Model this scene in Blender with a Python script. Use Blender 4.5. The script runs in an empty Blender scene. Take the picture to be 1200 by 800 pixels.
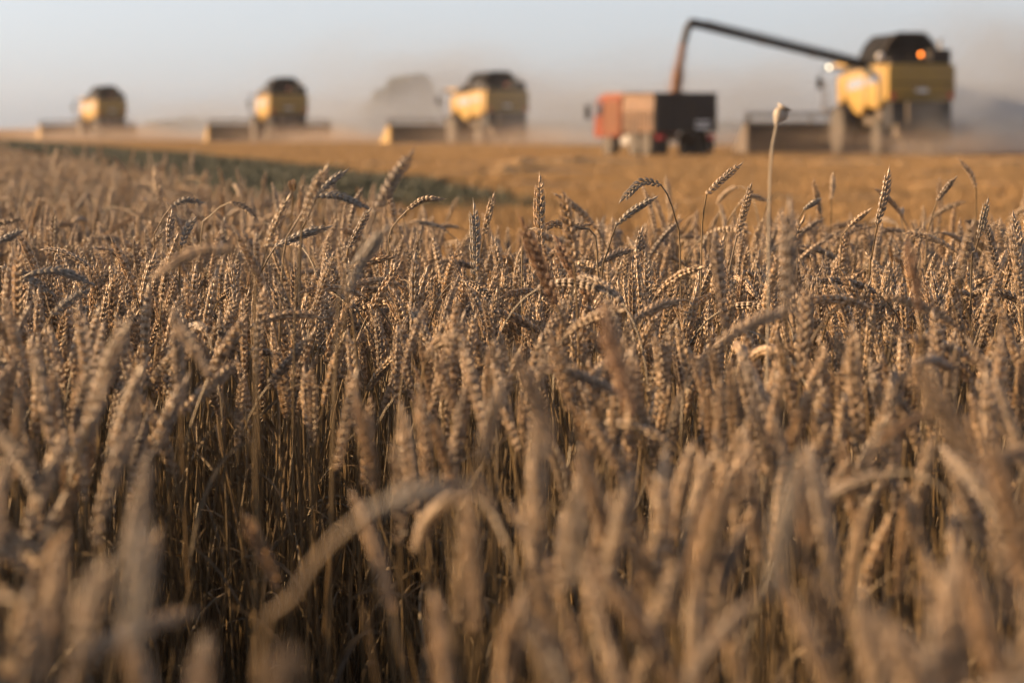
import bpy, bmesh, math, random
import numpy as np
from mathutils import Vector, Matrix, Euler
random.seed(7); rng = np.random.default_rng(7)
R = math.radians
sc = bpy.context.scene
C = sc.collection

# ------------------------------------------------------------------ camera
EYE = 1.05
cam_d = bpy.data.cameras.new('camera'); cam = bpy.data.objects.new('camera', cam_d); C.objects.link(cam)
cam.location = (0, 0, EYE); PITCH = math.atan(250 / 3333.3)
cam.rotation_euler = (R(90) - PITCH, 0, 0)
cam_d.sensor_width = 36; cam_d.lens = 100; cam_d.clip_start = .05; cam_d.clip_end = 6000
cam_d.dof.use_dof = True; cam_d.dof.focus_distance = 4.35; cam_d.dof.aperture_fstop = 6.3
sc.camera = cam

# ------------------------------------------------------------------ light
SUN_EL, SUN_AZ = R(17), R(-80)       # azimuth from +Y (view direction), negative = left
world = bpy.data.worlds.new('World'); sc.world = world; world.use_nodes = True
nt = world.node_tree; nt.nodes.clear()
sky = nt.nodes.new('ShaderNodeTexSky'); sky.sky_type = 'NISHITA'; sky.sun_disc = False
sky.sun_elevation = SUN_EL; sky.sun_rotation = SUN_AZ
sky.air_density = .7; sky.dust_density = 1.2; sky.ozone_density = 2.0; sky.altitude = 100
bg = nt.nodes.new('ShaderNodeBackground'); bg.inputs['Strength'].default_value = .07
out = nt.nodes.new('ShaderNodeOutputWorld')
hs = nt.nodes.new('ShaderNodeHueSaturation'); hs.inputs['Saturation'].default_value = .26      # thin high veil greys the sky
tint = nt.nodes.new('ShaderNodeMix'); tint.data_type = 'RGBA'; tint.blend_type = 'MULTIPLY'; tint.inputs['Factor'].default_value = 1
tint.inputs['B'].default_value = (.94, .965, 1.02, 1)
nt.links.new(sky.outputs[0], hs.inputs['Color']); nt.links.new(hs.outputs[0], tint.inputs['A'])
nt.links.new(tint.outputs['Result'], bg.inputs[0]); nt.links.new(bg.outputs[0], out.inputs[0])
sun_d = bpy.data.lights.new('sun', 'SUN'); sun = bpy.data.objects.new('sun', sun_d); C.objects.link(sun)
sun_d.energy = 5.0; sun_d.angle = R(.6); sun_d.color = (1, .63, .30)
sdir = Vector((math.sin(SUN_AZ) * math.cos(SUN_EL), math.cos(SUN_AZ) * math.cos(SUN_EL), math.sin(SUN_EL)))
sun.rotation_euler = sdir.to_track_quat('Z', 'Y').to_euler(); sun.location = (-30, 10, 30)
vs = sc.view_settings; vs.view_transform = 'Standard'; vs.look = 'None'; vs.gamma = 1; vs.exposure = 1.56
cy = sc.cycles
cy.use_denoising = True; cy.max_bounces = 6; cy.diffuse_bounces = 1; cy.glossy_bounces = 2
cy.transmission_bounces = 4; cy.transparent_max_bounces = 8; cy.volume_bounces = 1
cy.volume_step_rate = 4; cy.volume_max_steps = 64; cy.sample_clamp_indirect = 6

# ------------------------------------------------------------------ helpers
def px(x, y, D):
    """photo pixel (1200x800) at depth D (world Y) -> point"""
    v = Vector(((x - 600) / 3333.3, (400 - y) / 3333.3, -1))
    v = Matrix.Rotation(R(90) - PITCH, 3, 'X') @ v
    return v * (D / v.y) + Vector((0, 0, EYE))

def proj(p):
    v = Matrix.Rotation(-(R(90) - PITCH), 3, 'X') @ (Vector(p) - Vector((0, 0, EYE)))
    if v.z > -.05: return (9999, 9999)
    return (600 + 3333.3 * v.x / -v.z, 400 - 3333.3 * v.y / -v.z)

def tag(o, label=None, cat=None, group=None, kind=None):
    if label: o['label'] = label
    if cat: o['category'] = cat
    if group: o['group'] = group
    if kind: o['kind'] = kind
    return o

def empty(name, loc=(0, 0, 0), rz=0):
    o = bpy.data.objects.new(name, None); o.empty_display_size = .1; C.objects.link(o)
    o.location = loc; o.rotation_euler = (0, 0, rz); return o

def mesh_from(name, V, F, mat, smooth=True):
    me = bpy.data.meshes.new(name); me.from_pydata([tuple(v) for v in V], [], [tuple(f) for f in F])
    if mat is not None: me.materials.append(mat)
    if smooth: me.polygons.foreach_set('use_smooth', [True] * len(me.polygons))
    me.update(); return me

def link(name, me, parent=None):
    o = bpy.data.objects.new(name, me); C.objects.link(o)
    if parent: o.parent = parent
    return o

class MB:
    """collects shapes for ONE mesh"""
    def __init__(s): s.bm = bmesh.new()
    def box(s, x0, x1, y0, y1, z0, z1, bev=0):
        r = bmesh.ops.create_cube(s.bm, size=1)['verts']
        for v in r: v.co = Vector(((x0 + x1) / 2 + v.co.x * (x1 - x0), (y0 + y1) / 2 + v.co.y * (y1 - y0), (z0 + z1) / 2 + v.co.z * (z1 - z0)))
        if bev:
            es = list({e for v in r for e in v.link_edges})
            bmesh.ops.bevel(s.bm, geom=es, offset=bev, segments=2, affect='EDGES', profile=.6)
        return s
    def prism(s, pts, a0, a1, axis='X', bev=0):
        """polygon of (u,v) extruded along axis. X: (y,z); Y: (x,z); Z: (x,y)"""
        def P(u, v, a): return {'X': (a, u, v), 'Y': (u, a, v), 'Z': (u, v, a)}[axis]
        A = [s.bm.verts.new(P(u, v, a0)) for u, v in pts]; B = [s.bm.verts.new(P(u, v, a1)) for u, v in pts]
        n = len(pts); fs = [s.bm.faces.new(A), s.bm.faces.new(B[::-1])]
        for i in range(n): fs.append(s.bm.faces.new((A[i], B[i], B[(i + 1) % n], A[(i + 1) % n])))
        bmesh.ops.recalc_face_normals(s.bm, faces=fs)
        if bev:
            es = list({e for f in fs for e in f.edges})
            bmesh.ops.bevel(s.bm, geom=es, offset=bev, segments=2, affect='EDGES', profile=.6)
        return s
    def tube(s, pts, r, seg=8, r2=None):
        pts = [Vector(p) for p in pts]; rings = []
        for i, p in enumerate(pts):
            t = (pts[min(i + 1, len(pts) - 1)] - pts[max(i - 1, 0)]).normalized()
            a = t.cross(Vector((0, 0, 1)));  a = a if a.length > .1 else t.cross(Vector((1, 0, 0)))
            a.normalize(); b = t.cross(a)
            rr = r if r2 is None else r + (r2 - r) * i / (len(pts) - 1)
            rings.append([s.bm.verts.new(p + (a * math.cos(k * 2 * math.pi / seg) + b * math.sin(k * 2 * math.pi / seg)) * rr) for k in range(seg)])
        for A, B in zip(rings, rings[1:]):
            for k in range(seg): s.bm.faces.new((A[k], A[(k + 1) % seg], B[(k + 1) % seg], B[k]))
        s.bm.faces.new(rings[0][::-1]); s.bm.faces.new(rings[-1]); return s
    def lathe(s, prof, c, seg=28, axis='X'):
        """prof: (a along axis, r)"""
        rings = []
        for a, r in prof:
            ring = []
            for k in range(seg):
                u, v = r * math.cos(k * 2 * math.pi / seg), r * math.sin(k * 2 * math.pi / seg)
                q = {'X': (a, u, v), 'Y': (u, a, v), 'Z': (u, v, a)}[axis]
                ring.append(s.bm.verts.new((c[0] + q[0], c[1] + q[1], c[2] + q[2])))
            rings.append(ring)
        for A, B in zip(rings, rings[1:]):
            for k in range(seg): s.bm.faces.new((A[k], A[(k + 1) % seg], B[(k + 1) % seg], B[k]))
        s.bm.faces.new(rings[0][::-1]); s.bm.faces.new(rings[-1]); return s
    def build(s, name, mat, parent=None, smooth=None):
        bmesh.ops.recalc_face_normals(s.bm, faces=s.bm.faces)
        me = bpy.data.meshes.new(name); s.bm.to_mesh(me); s.bm.free(); me.materials.append(mat)
        if smooth:
            me.polygons.foreach_set('use_smooth', [True] * len(me.polygons))
            me.set_sharp_from_angle(angle=R(35))
        return link(name, me, parent)

def children(o): return [c for c in ALLOBJ(o)]
def ALLOBJ(o): return list(o.children)
def copy_tree(o, parent=None):
    c = o.copy(); C.objects.link(c); c.parent = parent
    for ch in list(o.children): copy_tree(ch, c)
    return c

# ------------------------------------------------------------------ materials
def mat(name, col, rough=.6, metal=0, var=.15, scale=3, bump=0, bscale=40, dirt=None, emit=None, es=0, trans=0, rand=0, spec=.5, stretch=None, alpha2=None):
    m = bpy.data.materials.new(name); m.use_nodes = True; t = m.node_tree; N = t.nodes; L = t.links
    b = N['Principled BSDF']; b.inputs['Roughness'].default_value = rough; b.inputs['Metallic'].default_value = metal
    b.inputs['Specular IOR Level'].default_value = spec
    tc = N.new('ShaderNodeTexCoord'); mp = N.new('ShaderNodeMapping'); L.new(tc.outputs['Object'], mp.inputs[0])
    if stretch: mp.inputs['Scale'].default_value = stretch
    n = N.new('ShaderNodeTexNoise'); n.inputs['Scale'].default_value = scale; n.inputs['Detail'].default_value = 6
    L.new(mp.outputs[0], n.inputs[0])
    r = N.new('ShaderNodeValToRGB'); L.new(n.outputs[0], r.inputs[0])
    c2 = dirt or tuple(c * (1 - 2 * var) for c in col)
    r.color_ramp.elements[0].position = .3; r.color_ramp.elements[1].position = .7
    r.color_ramp.elements[0].color = (*c2, 1); r.color_ramp.elements[1].color = (*[min(1, c * (1 + var)) for c in col], 1)
    src = r.outputs[0]
    if rand:
        oi = N.new('ShaderNodeObjectInfo'); rr = N.new('ShaderNodeValToRGB'); L.new(oi.outputs['Random'], rr.inputs[0])
        rr.color_ramp.elements[0].color = (.62, .64, .68, 1); rr.color_ramp.elements[1].color = (1.0, .86, .66, 1)
        e = rr.color_ramp.elements.new(.35); e.color = (1.0, .96, .88, 1)
        e = rr.color_ramp.elements.new(.7); e.color = (1.12, 1.08, 1.0, 1)
        mx = N.new('ShaderNodeMix'); mx.data_type = 'RGBA'; mx.blend_type = 'MULTIPLY'; mx.inputs['Factor'].default_value = rand
        L.new(src, mx.inputs['A']); L.new(rr.outputs[0], mx.inputs['B']); src = mx.outputs['Result']
    L.new(src, b.inputs['Base Color'])
    if bump:
        n2 = N.new('ShaderNodeTexNoise'); n2.inputs['Scale'].default_value = bscale; n2.inputs['Detail'].default_value = 4
        L.new(mp.outputs[0], n2.inputs[0]); bp = N.new('ShaderNodeBump'); bp.inputs['Strength'].default_value = bump
        L.new(n2.outputs[0], bp.inputs['Height']); L.new(bp.outputs[0], b.inputs['Normal'])
    if emit: b.inputs['Emission Color'].default_value = (*emit, 1); b.inputs['Emission Strength'].default_value = es
    if trans:
        tr = N.new('ShaderNodeBsdfTranslucent'); L.new(src, tr.inputs[0]); ms = N.new('ShaderNodeMixShader')
        ms.inputs[0].default_value = trans; L.new(b.outputs[0], ms.inputs[1]); L.new(tr.outputs[0], ms.inputs[2])
        L.new(ms.outputs[0], N['Material Output'].inputs['Surface'])
    return m

def vol(name, col, dens, noise=None, lo=.45, hi=.75, aniso=.2, soft=True):
    """noise: scale. density falls to zero at the rim of a unit sphere shaped object"""
    m = bpy.data.materials.new(name); m.use_nodes = True; t = m.node_tree; N = t.nodes; L = t.links; N.clear()
    o = N.new('ShaderNodeOutputMaterial'); v = N.new('ShaderNodeVolumePrincipled'); L.new(v.outputs[0], o.inputs['Volume'])
    v.inputs['Color'].default_value = (*col, 1); v.inputs['Anisotropy'].default_value = aniso; v.inputs['Density'].default_value = dens
    if noise:
        tc = N.new('ShaderNodeTexCoord'); n = N.new('ShaderNodeTexNoise'); n.inputs['Scale'].default_value = noise; n.inputs['Detail'].default_value = 3
        L.new(tc.outputs['Object'], n.inputs[0])
        ln = N.new('ShaderNodeVectorMath'); ln.operation = 'LENGTH'; L.new(tc.outputs['Object'], ln.inputs[0])
        f = N.new('ShaderNodeMapRange'); f.inputs['From Min'].default_value = .15; f.inputs['From Max'].default_value = .98
        f.inputs['To Min'].default_value = 1; f.inputs['To Max'].default_value = 0; f.interpolation_type = 'SMOOTHSTEP'
        L.new(ln.outputs['Value'], f.inputs['Value'])
        g = N.new('ShaderNodeMapRange'); g.inputs['From Min'].default_value = lo; g.inputs['From Max'].default_value = hi
        g.inputs['To Min'].default_value = .12
        L.new(n.outputs[0], g.inputs['Value'])
        a = N.new('ShaderNodeMath'); a.operation = 'MULTIPLY'; L.new(f.outputs[0], a.inputs[0]); L.new(g.outputs[0], a.inputs[1])
        d = N.new('ShaderNodeMath'); d.operation = 'MULTIPLY'; d.inputs[1].default_value = dens; L.new(a.outputs[0], d.inputs[0])
        L.new(d.outputs[0], v.inputs['Density'])
    return m

M = dict(
    ear=mat('ripe_ear', (.38, .285, .20), .36, var=.4, scale=160, rand=1, trans=.05, spec=.5, bump=.25, bscale=900),
    stem=mat('straw_stem', (.17, .125, .072), .38, var=.28, scale=22, rand=.8, trans=.08, spec=.45, stretch=(1, 1, .25)),
    leaf=mat('dry_leaf', (.165, .13, .088), .55, var=.3, scale=60, rand=1, trans=.2, spec=.3, stretch=(1, 1, .3)),
    brown=mat('brown_ear', (.24, .14, .08), .45, var=.25, scale=160, trans=.1, spec=.3, bump=.25, bscale=900),
    grey=mat('grey_ear', (.27, .235, .195), .42, var=.2, scale=160, trans=.1, spec=.3, bump=.25, bscale=900),
    stub=mat('stubble', (.31, .205, .10), .7, var=.25, scale=1.2, rand=.6, trans=.15, spec=.2),
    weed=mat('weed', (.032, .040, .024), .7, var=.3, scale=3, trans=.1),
    yellow=mat('yellow_paint', (.27, .165, .02), .5, var=.08, scale=1.2, dirt=(.22, .135, .03), bump=.05, bscale=8),
    dark=mat('dark_metal', (.014, .014, .016), .6, var=.3, scale=3, dirt=(.03, .024, .019), spec=.2),
    frame=mat('dusty_frame', (.045, .036, .029), .8, var=.3, scale=4, dirt=(.085, .06, .04)),
    black=mat('black_cover', (.008, .008, .009), .8, var=.3, scale=3, spec=.1),
    steel=mat('worn_steel', (.3, .28, .26), .5, .5, var=.2, scale=5),
    rubber=mat('dusty_tyre', (.03, .028, .026), .85, var=.3, scale=6, dirt=(.06, .045, .032), bump=.3, bscale=30),
    decal=mat('blue_decal', (.16, .20, .28), .6, var=.15, scale=4),
    glass=mat('cab_glass', (.02, .025, .03), .08, var=.1, spec=.8),
    orange=mat('orange_paint', (.15, .026, .006), .7, var=.25, scale=2, dirt=(.08, .022, .01), spec=.2),
    beige=mat('faded_orange_boards', (.125, .066, .034), .7, var=.25, scale=3),
    pale=mat('pale_orange', (.19, .075, .03), .7, var=.1, scale=3),
    red=mat('red_lamp', (.5, .03, .02), .3), white=mat('white_plate', (.6, .6, .58), .5),
    beacon=mat('beacon_light', (.9, .35, .05), .3, emit=(1, .20, .01), es=2.6),
    lamp=mat('lamp_light', (.95, .9, .8), .3, emit=(1, .86, .6), es=2.2),
    lens=mat('lamp_lens', (.8, .75, .68), .25),
    grain=mat('wheat_grain', (.15, .07, .035), .8, var=.3, scale=12, bump=.8, bscale=40),
    bark=mat('bark', (.10, .075, .055), .9, var=.3, scale=5, bump=.5),
    crown=mat('tree_foliage', (.07, .075, .035), .7, var=.35, scale=.6, trans=.1),
    capsule=mat('seed_capsule', (.36, .31, .25), .6, var=.3, scale=90, bump=.2, bscale=300),
    pstem=mat('pale_stem', (.34, .28, .20), .5, var=.15, scale=30),
)

# ------------------------------------------------------------------ ground
gm = bpy.data.materials.new('field_ground'); gm.use_nodes = True; t = gm.node_tree; N = t.nodes; L = t.links
b = N['Principled BSDF']; b.inputs['Roughness'].default_value = .95; b.inputs['Specular IOR Level'].default_value = .07
tc = N.new('ShaderNodeTexCoord'); mp = N.new('ShaderNodeMapping'); mp.inputs['Scale'].default_value = (.05, .35, 1); mp.inputs['Rotation'].default_value = (0, 0, R(9))
n1 = N.new('ShaderNodeTexNoise'); n1.inputs['Scale'].default_value = 1; n1.inputs['Detail'].default_value = 5
n2 = N.new('ShaderNodeTexNoise'); n2.inputs['Scale'].default_value = 5; n2.inputs['Detail'].default_value = 8
L.new(tc.outputs['Object'], mp.inputs[0]); L.new(mp.outputs[0], n1.inputs[0]); L.new(tc.outputs['Object'], n2.inputs[0])
r1 = N.new('ShaderNodeValToRGB'); r1.color_ramp.elements[0].position = .32; r1.color_ramp.elements[1].position = .62
r1.color_ramp.elements[0].color = (.17, .11, .06, 1); r1.color_ramp.elements[1].color = (.31, .20, .095, 1)
r2 = N.new('ShaderNodeValToRGB'); r2.color_ramp.elements[0].color = (.5, .48, .45, 1); r2.color_ramp.elements[1].color = (1.1, 1.08, 1.05, 1)
L.new(n1.outputs[0], r1.inputs[0]); L.new(n2.outputs[0], r2.inputs[0])
mx = N.new('ShaderNodeMix'); mx.data_type = 'RGBA'; mx.blend_type = 'MULTIPLY'; mx.inputs['Factor'].default_value = .8
L.new(r1.outputs[0], mx.inputs['A']); L.new(r2.outputs[0], mx.inputs['B']); L.new(mx.outputs['Result'], b.inputs['Base Color'])
bp = N.new('ShaderNodeBump'); bp.inputs['Strength'].default_value = .9; bp.inputs['Distance'].default_value = .25
L.new(n2.outputs[0], bp.inputs['Height']); L.new(bp.outputs[0], b.inputs['Normal'])
g = MB(); bmesh.ops.create_grid(g.bm, x_segments=8, y_segments=8, size=2500)
ground = g.build('ground', gm); tag(ground, kind='structure')

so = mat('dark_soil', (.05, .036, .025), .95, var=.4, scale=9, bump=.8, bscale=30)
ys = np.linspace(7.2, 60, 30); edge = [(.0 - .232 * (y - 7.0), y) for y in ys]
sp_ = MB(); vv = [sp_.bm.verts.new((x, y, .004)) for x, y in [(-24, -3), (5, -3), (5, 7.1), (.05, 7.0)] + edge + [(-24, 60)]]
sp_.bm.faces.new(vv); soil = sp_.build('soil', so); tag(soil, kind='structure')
# ------------------------------------------------------------------ haze
HZ = vol('haze_air', (.80, .80, .86), .00014, aniso=.3)
hz = MB().box(-420, 420, -60, 1000, -1, 16).build('haze', HZ); tag(hz, kind='stuff')

# ------------------------------------------------------------------ scatter by geometry nodes (stuff only)
def scatter(name, mat_, protos, P, rot, scl, kind='stuff', pr=None):
    col = bpy.data.collections.new(name + '_shapes')
    for i, me in enumerate(protos):
        col.objects.link(bpy.data.objects.new('%s_shape_%02d' % (name, i), me))
    me = bpy.data.meshes.new(name); n = len(P)
    me.vertices.add(n); me.vertices.foreach_set('co', np.asarray(P, np.float32).ravel())
    a = me.attributes.new('rot', 'FLOAT_VECTOR', 'POINT'); a.data.foreach_set('vector', np.asarray(rot, np.float32).ravel())
    a = me.attributes.new('scl', 'FLOAT', 'POINT'); a.data.foreach_set('value', np.asarray(scl, np.float32).ravel())
    a = me.attributes.new('pick', 'INT', 'POINT'); a.data.foreach_set('value', rng.choice(len(protos), n, p=pr).astype(np.int32))
    o = link(name, me); tag(o, kind=kind)
    ng = bpy.data.node_groups.new(name, 'GeometryNodeTree')
    ng.interface.new_socket('Geometry', in_out='INPUT', socket_type='NodeSocketGeometry')
    ng.interface.new_socket('Geometry', in_out='OUTPUT', socket_type='NodeSocketGeometry')
    N = ng.nodes; L = ng.links
    gi = N.new('NodeGroupInput'); go = N.new('NodeGroupOutput')
    ci = N.new('GeometryNodeCollectionInfo'); ci.inputs['Collection'].default_value = col
    ci.inputs['Separate Children'].default_value = True; ci.inputs['Reset Children'].default_value = True
    mp = N.new('GeometryNodeMeshToPoints')
    ip = N.new('GeometryNodeInstanceOnPoints'); ip.inputs['Pick Instance'].default_value = True
    def at(nm, ty):
        q = N.new('GeometryNodeInputNamedAttribute'); q.data_type = ty; q.inputs['Name'].default_value = nm; return q.outputs['Attribute']
    e2r = N.new('FunctionNodeEulerToRotation'); L.new(at('rot', 'FLOAT_VECTOR'), e2r.inputs[0])
    L.new(gi.outputs[0], mp.inputs[0]); L.new(mp.outputs[0], ip.inputs['Points']); L.new(ci.outputs[0], ip.inputs['Instance'])
    L.new(at('pick', 'INT'), ip.inputs['Instance Index']); L.new(e2r.outputs[0], ip.inputs['Rotation']); L.new(at('scl', 'FLOAT'), ip.inputs['Scale'])
    L.new(ip.outputs[0], go.inputs[0])
    md = o.modifiers.new('scatter', 'NODES'); md.node_group = ng
    return o

# field layout: standing crop edge (plan view)
def in_crop(x, y):
    return np.where(x > -.35, y < 6.9 + .25 * np.sin(x * 2.1) + .04 * x, x < .05 - .232 * (y - 7.0) + .12 * np.sin(y * .9))
# stubble
def blades(n, w, h0, h1, size, wd, lean=.25, seed=1):
    r = np.random.default_rng(seed); V = []; F = []
    for i in range(n):
        x, y = r.uniform(-size / 2, size / 2, 2); a = r.uniform(0, math.pi); h = r.uniform(h0, h1)
        dx, dy = math.cos(a) * wd, math.sin(a) * wd; lx, ly = r.normal(0, lean, 2) * h; k = len(V)
        V += [(x - dx, y - dy, 0), (x + dx, y + dy, 0), (x + lx + dx * .7, y + ly + dy * .7, h), (x + lx - dx * .7, y + ly - dy * .7, h)]
        F.append((k, k + 1, k + 2, k + 3))
    return V, F
stub = [mesh_from('stubble', *blades(260, 0, .06, .19, 1.15, .006, .35, s), M['stub'], False) for s in range(5)]
D = []
for y in np.arange(16, 62, 1.0):
    for x in np.arange(-.2 * y - 2, .2 * y + 2, 1.0): D.append((x + random.uniform(-.2, .2), y, 0))
for y in np.arange(62, 180, 1.9):
    for x in np.arange(-.2 * y - 2, .2 * y + 2, 1.9): D.append((x + random.uniform(-.5, .5), y, 0))
D = np.array(D)
strip_x = lambda y: np.interp(y, [28, 37, 49, 64, 87, 140, 190], [2.6, .6, -1.6, -4.6, -9.2, -21.5, -33.5])
keep = ~in_crop(D[:, 0], D[:, 1]) & ~((D[:, 1] > 35) & (np.abs(D[:, 0] - strip_x(D[:, 1]) + 2.4) < 1.3))
for y0_, s_, w_ in ((34, .1, .5), (41, .09, .6), (52, .07, .8), (66, .05, 1.1), (86, .04, 1.4)): keep &= ~((np.abs(D[:, 1] - y0_ - s_ * D[:, 0]) < w_) & (rng.random(len(D)) < .8))
D = D[keep]
far = D[:, 1] >= 62
stub2 = [mesh_from('stubble', *blades(330, 0, .06, .15, 2.1, .011, .35, s + 9), M['stub'], False) for s in range(5)]
scatter('stubble', None, stub, D[~far], np.c_[np.zeros(((~far).sum(), 2)), rng.uniform(0, 6.28, (~far).sum())], rng.uniform(.85, 1.1, (~far).sum()))
scatter('stubble', None, stub2, D[far], np.c_[np.zeros((far.sum(), 2)), rng.uniform(0, 6.28, far.sum())], rng.uniform(.85, 1.1, far.sum()))
# dark green strip of low blades along the cut line
wd = [mesh_from('green_blades', *blades(220, 0, .10, .30, 1.2, .012, .5, s + 20), M['weed'], False) for s in range(4)]
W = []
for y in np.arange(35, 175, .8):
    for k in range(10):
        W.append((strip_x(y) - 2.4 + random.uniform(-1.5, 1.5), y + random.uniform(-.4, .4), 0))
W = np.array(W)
scatter('green_blades', None, wd, W, np.c_[np.zeros((len(W), 2)), rng.uniform(0, 6.28, len(W))], rng.uniform(.7, 1.2, len(W)) * np.clip((W[:, 1] - 26) / 14, .4, 1))

# straw windrows left by the combines
def windrow(x0, x1, y0, slope, w, h):
    nx, ny = int((x1 - x0) / .35), 9; V = []; F = []
    for i in range(nx + 1):
        x = x0 + (x1 - x0) * i / nx
        hh = h * (.6 + .5 * math.sin(x * .7 + y0) * math.sin(x * .23 + 1) + random.uniform(-.15, .25))
        for j in range(ny + 1):
            u = j / ny * 2 - 1
            V.append((x + random.uniform(-.08, .08), y0 + slope * (x - x0) + u * w + math.sin(x * .4) * .3, max(0, hh * (1 - u * u)) * random.uniform(.8, 1.15) - .01))
    for i in range(nx):
        for j in range(ny):
            a = i * (ny + 1) + j; F.append((a, a + ny + 1, a + ny + 2, a + 1))
    o = link('straw_windrow', mesh_from('straw_windrow', V, F, M['stub'], False)); tag(o, kind='stuff')
windrow(.5, 13, 37, .10, .8, .16); windrow(0, 15, 46, .08, 1.0, .2)
windrow(-3, 18, 58, .06, 1.1, .22); windrow(-4, 22, 76, .04, 1.2, .24)

# ------------------------------------------------------------------ wheat
def smooth_spine(pts, n):
    """catmull-rom through pts, resampled to n even points"""
    P = np.array(pts, float); Q = np.vstack([2 * P[0] - P[1], P, 2 * P[-1] - P[-2]]); o = []
    for i in range(1, len(Q) - 2):
        for u in np.linspace(0, 1, 12, endpoint=False):
            o.append(.5 * ((2 * Q[i]) + (-Q[i - 1] + Q[i + 1]) * u + (2 * Q[i - 1] - 5 * Q[i] + 4 * Q[i + 1] - Q[i + 2]) * u * u + (-Q[i - 1] + 3 * Q[i] - 3 * Q[i + 1] + Q[i + 2]) * u ** 3))
    o.append(P[-1]); o = np.array(o); s = np.r_[0, np.cumsum(np.linalg.norm(np.diff(o, axis=0), axis=1))]
    return np.c_[[np.interp(np.linspace(0, s[-1], n), s, o[:, k]) for k in range(3)]].T

def frames(P, ref):
    T = np.gradient(P, axis=0); T /= np.linalg.norm(T, axis=1)[:, None]
    Nn = np.zeros_like(P); n = np.array(ref, float)
    for i in range(len(P)):
        n = n - T[i] * n.dot(T[i]); n /= np.linalg.norm(n) + 1e-9; Nn[i] = n
    return T, Nn, np.cross(T, Nn)

def tube_np(P, rad, seg, V, F):
    T, A, B = frames(P, (.31, .95, .05)); k0 = len(V)
    for i in range(len(P)):
        r = rad[i]
        for k in range(seg):
            a = k * 2 * math.pi / seg; V.append(P[i] + (A[i] * math.cos(a) + B[i] * math.sin(a)) * r)
    for i in range(len(P) - 1):
        for k in range(seg):
            a = k0 + i * seg + k; c = k0 + i * seg + (k + 1) % seg; F.append((a, c, c + seg, a + seg))

def floret(o, d, side, ln, w, flat, V, F, seg=6, awn=0.0):
    d = d / np.linalg.norm(d); s = side - d * side.dot(d); s /= np.linalg.norm(s); u = np.cross(d, s)
    prof = [(0, .25), (.22, .85), (.5, 1.0), (.76, .62), (.93, .22)]
    k0 = len(V)
    for a, r in prof:
        c = o + d * ln * a + s * ln * .10 * math.sin(a * 3.1)
        for k in range(seg):
            th = k * 2 * math.pi / seg; V.append(c + (s * math.cos(th) * flat + u * math.sin(th)) * w * r)
    V.append(o + d * ln * (1.0 + awn) - s * ln * .04); tip = len(V) - 1
    for i in range(len(prof) - 1):
        for k in range(seg):
            a = k0 + i * seg + k; c = k0 + i * seg + (k + 1) % seg; F.append((a, c, c + seg, a + seg))
    b0 = k0 + (len(prof) - 1) * seg
    for k in range(seg): F.append((b0 + k, b0 + (k + 1) % seg, tip))

def ear_geo(P, ref, r, size=1.0, seg=6, rough=1.0):
    """P: spine from ear base to tip."""
    V = []; F = []; L_ = np.linalg.norm(np.diff(P, axis=0), axis=1).sum()
    ns = max(11, int(L_ / .0047 / size)); Q = smooth_spine(P[::max(1, len(P) // 6)] if len(P) > 8 else P, ns + 2)
    T, A, B = frames(Q, ref)
    tube_np(Q, np.full(len(Q), .0011 * size), 5, V, F)
    for i in range(ns):
        s = 1 if i % 2 else -1; f = i / (ns - 1)
        k = size * (.56 + .46 * math.sin(min(1, f * 1.6 + .12) * math.pi / 2)) * (1 - .38 * max(0, f - .7) / .3) * r.uniform(.9, 1.1)
        o = Q[i] + A[i] * s * .0012 * size; t_, a_, b_ = T[i], A[i] * s, B[i]
        aw = r.uniform(.15, .45) + (.7 * r.random() if f > .75 else 0)
        sp = .50 * rough
        for w_, tilt, ln in ((0, .40, .0125), (-1, .30, .0118), (1, .30, .0118)):
            d = t_ + a_ * (tilt * sp * 2 + r.normal(0, .05)) + b_ * (w_ * .30 + r.normal(0, .05))
            floret(o + b_ * w_ * .0015 * k + a_ * (.001 if w_ == 0 else 0), d, a_, ln * k, .00225 * k, .75, V, F, seg, aw * (1 if w_ else .6))
        if i % 2 == 0 or rough > 1:   # outer glumes
            for w_ in (-1, 1):
                floret(o + b_ * w_ * .0022 * k, t_ + a_ * .2 + b_ * w_ * .4, b_ * w_, .0085 * k, .0017 * k, .6, V, F, 5, .2)
    floret(Q[-1] - T[-1] * .004, T[-1], A[-1], .012 * size, .0024 * size, .8, V, F, seg, .5)
    return V, F

def leaf_geo(o, az, ln, w, r, droop=1.0, V=None, F=None):
    V = [] if V is None else V; F = [] if F is None else F
    n = 12; p = np.array(o, float); th = R(r.uniform(12, 35)); tw = r.uniform(-1, 1) * 4; k0 = len(V); curl = r.uniform(.5, 1.3) * droop
    for i in range(n + 1):
        u = i / n; th += curl * 2.6 / n * (u * 1.6)
        d = np.array((math.cos(az) * math.sin(th), math.sin(az) * math.sin(th), math.cos(th)))
        s = np.array((-math.sin(az), math.cos(az), 0)); up = np.cross(d, s)
        q = s * math.cos(tw * u) + up * math.sin(tw * u); ww = w * (.35 + .65 * math.sin(min(1, u * 2.2) * 1.57)) * (1 - u ** 2.2)
        V += [p - q * ww, p + up * ww * .35, p + q * ww]; p = p + d * ln / n
    for i in range(n):
        a = k0 + i * 3; F += [(a, a + 1, a + 4, a + 3), (a + 1, a + 2, a + 5, a + 4)]
    return V, F

def stem_geo(P, r, seg=5, rad=.00165):
    V = []; F = []; n = len(P); ra = np.array([rad * (1.15 - .45 * i / n) for i in range(n)])
    for k in (int(n * .3), int(n * .62)): ra[k] *= 1.45
    tube_np(P, ra, seg, V, F); return V, F

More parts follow.
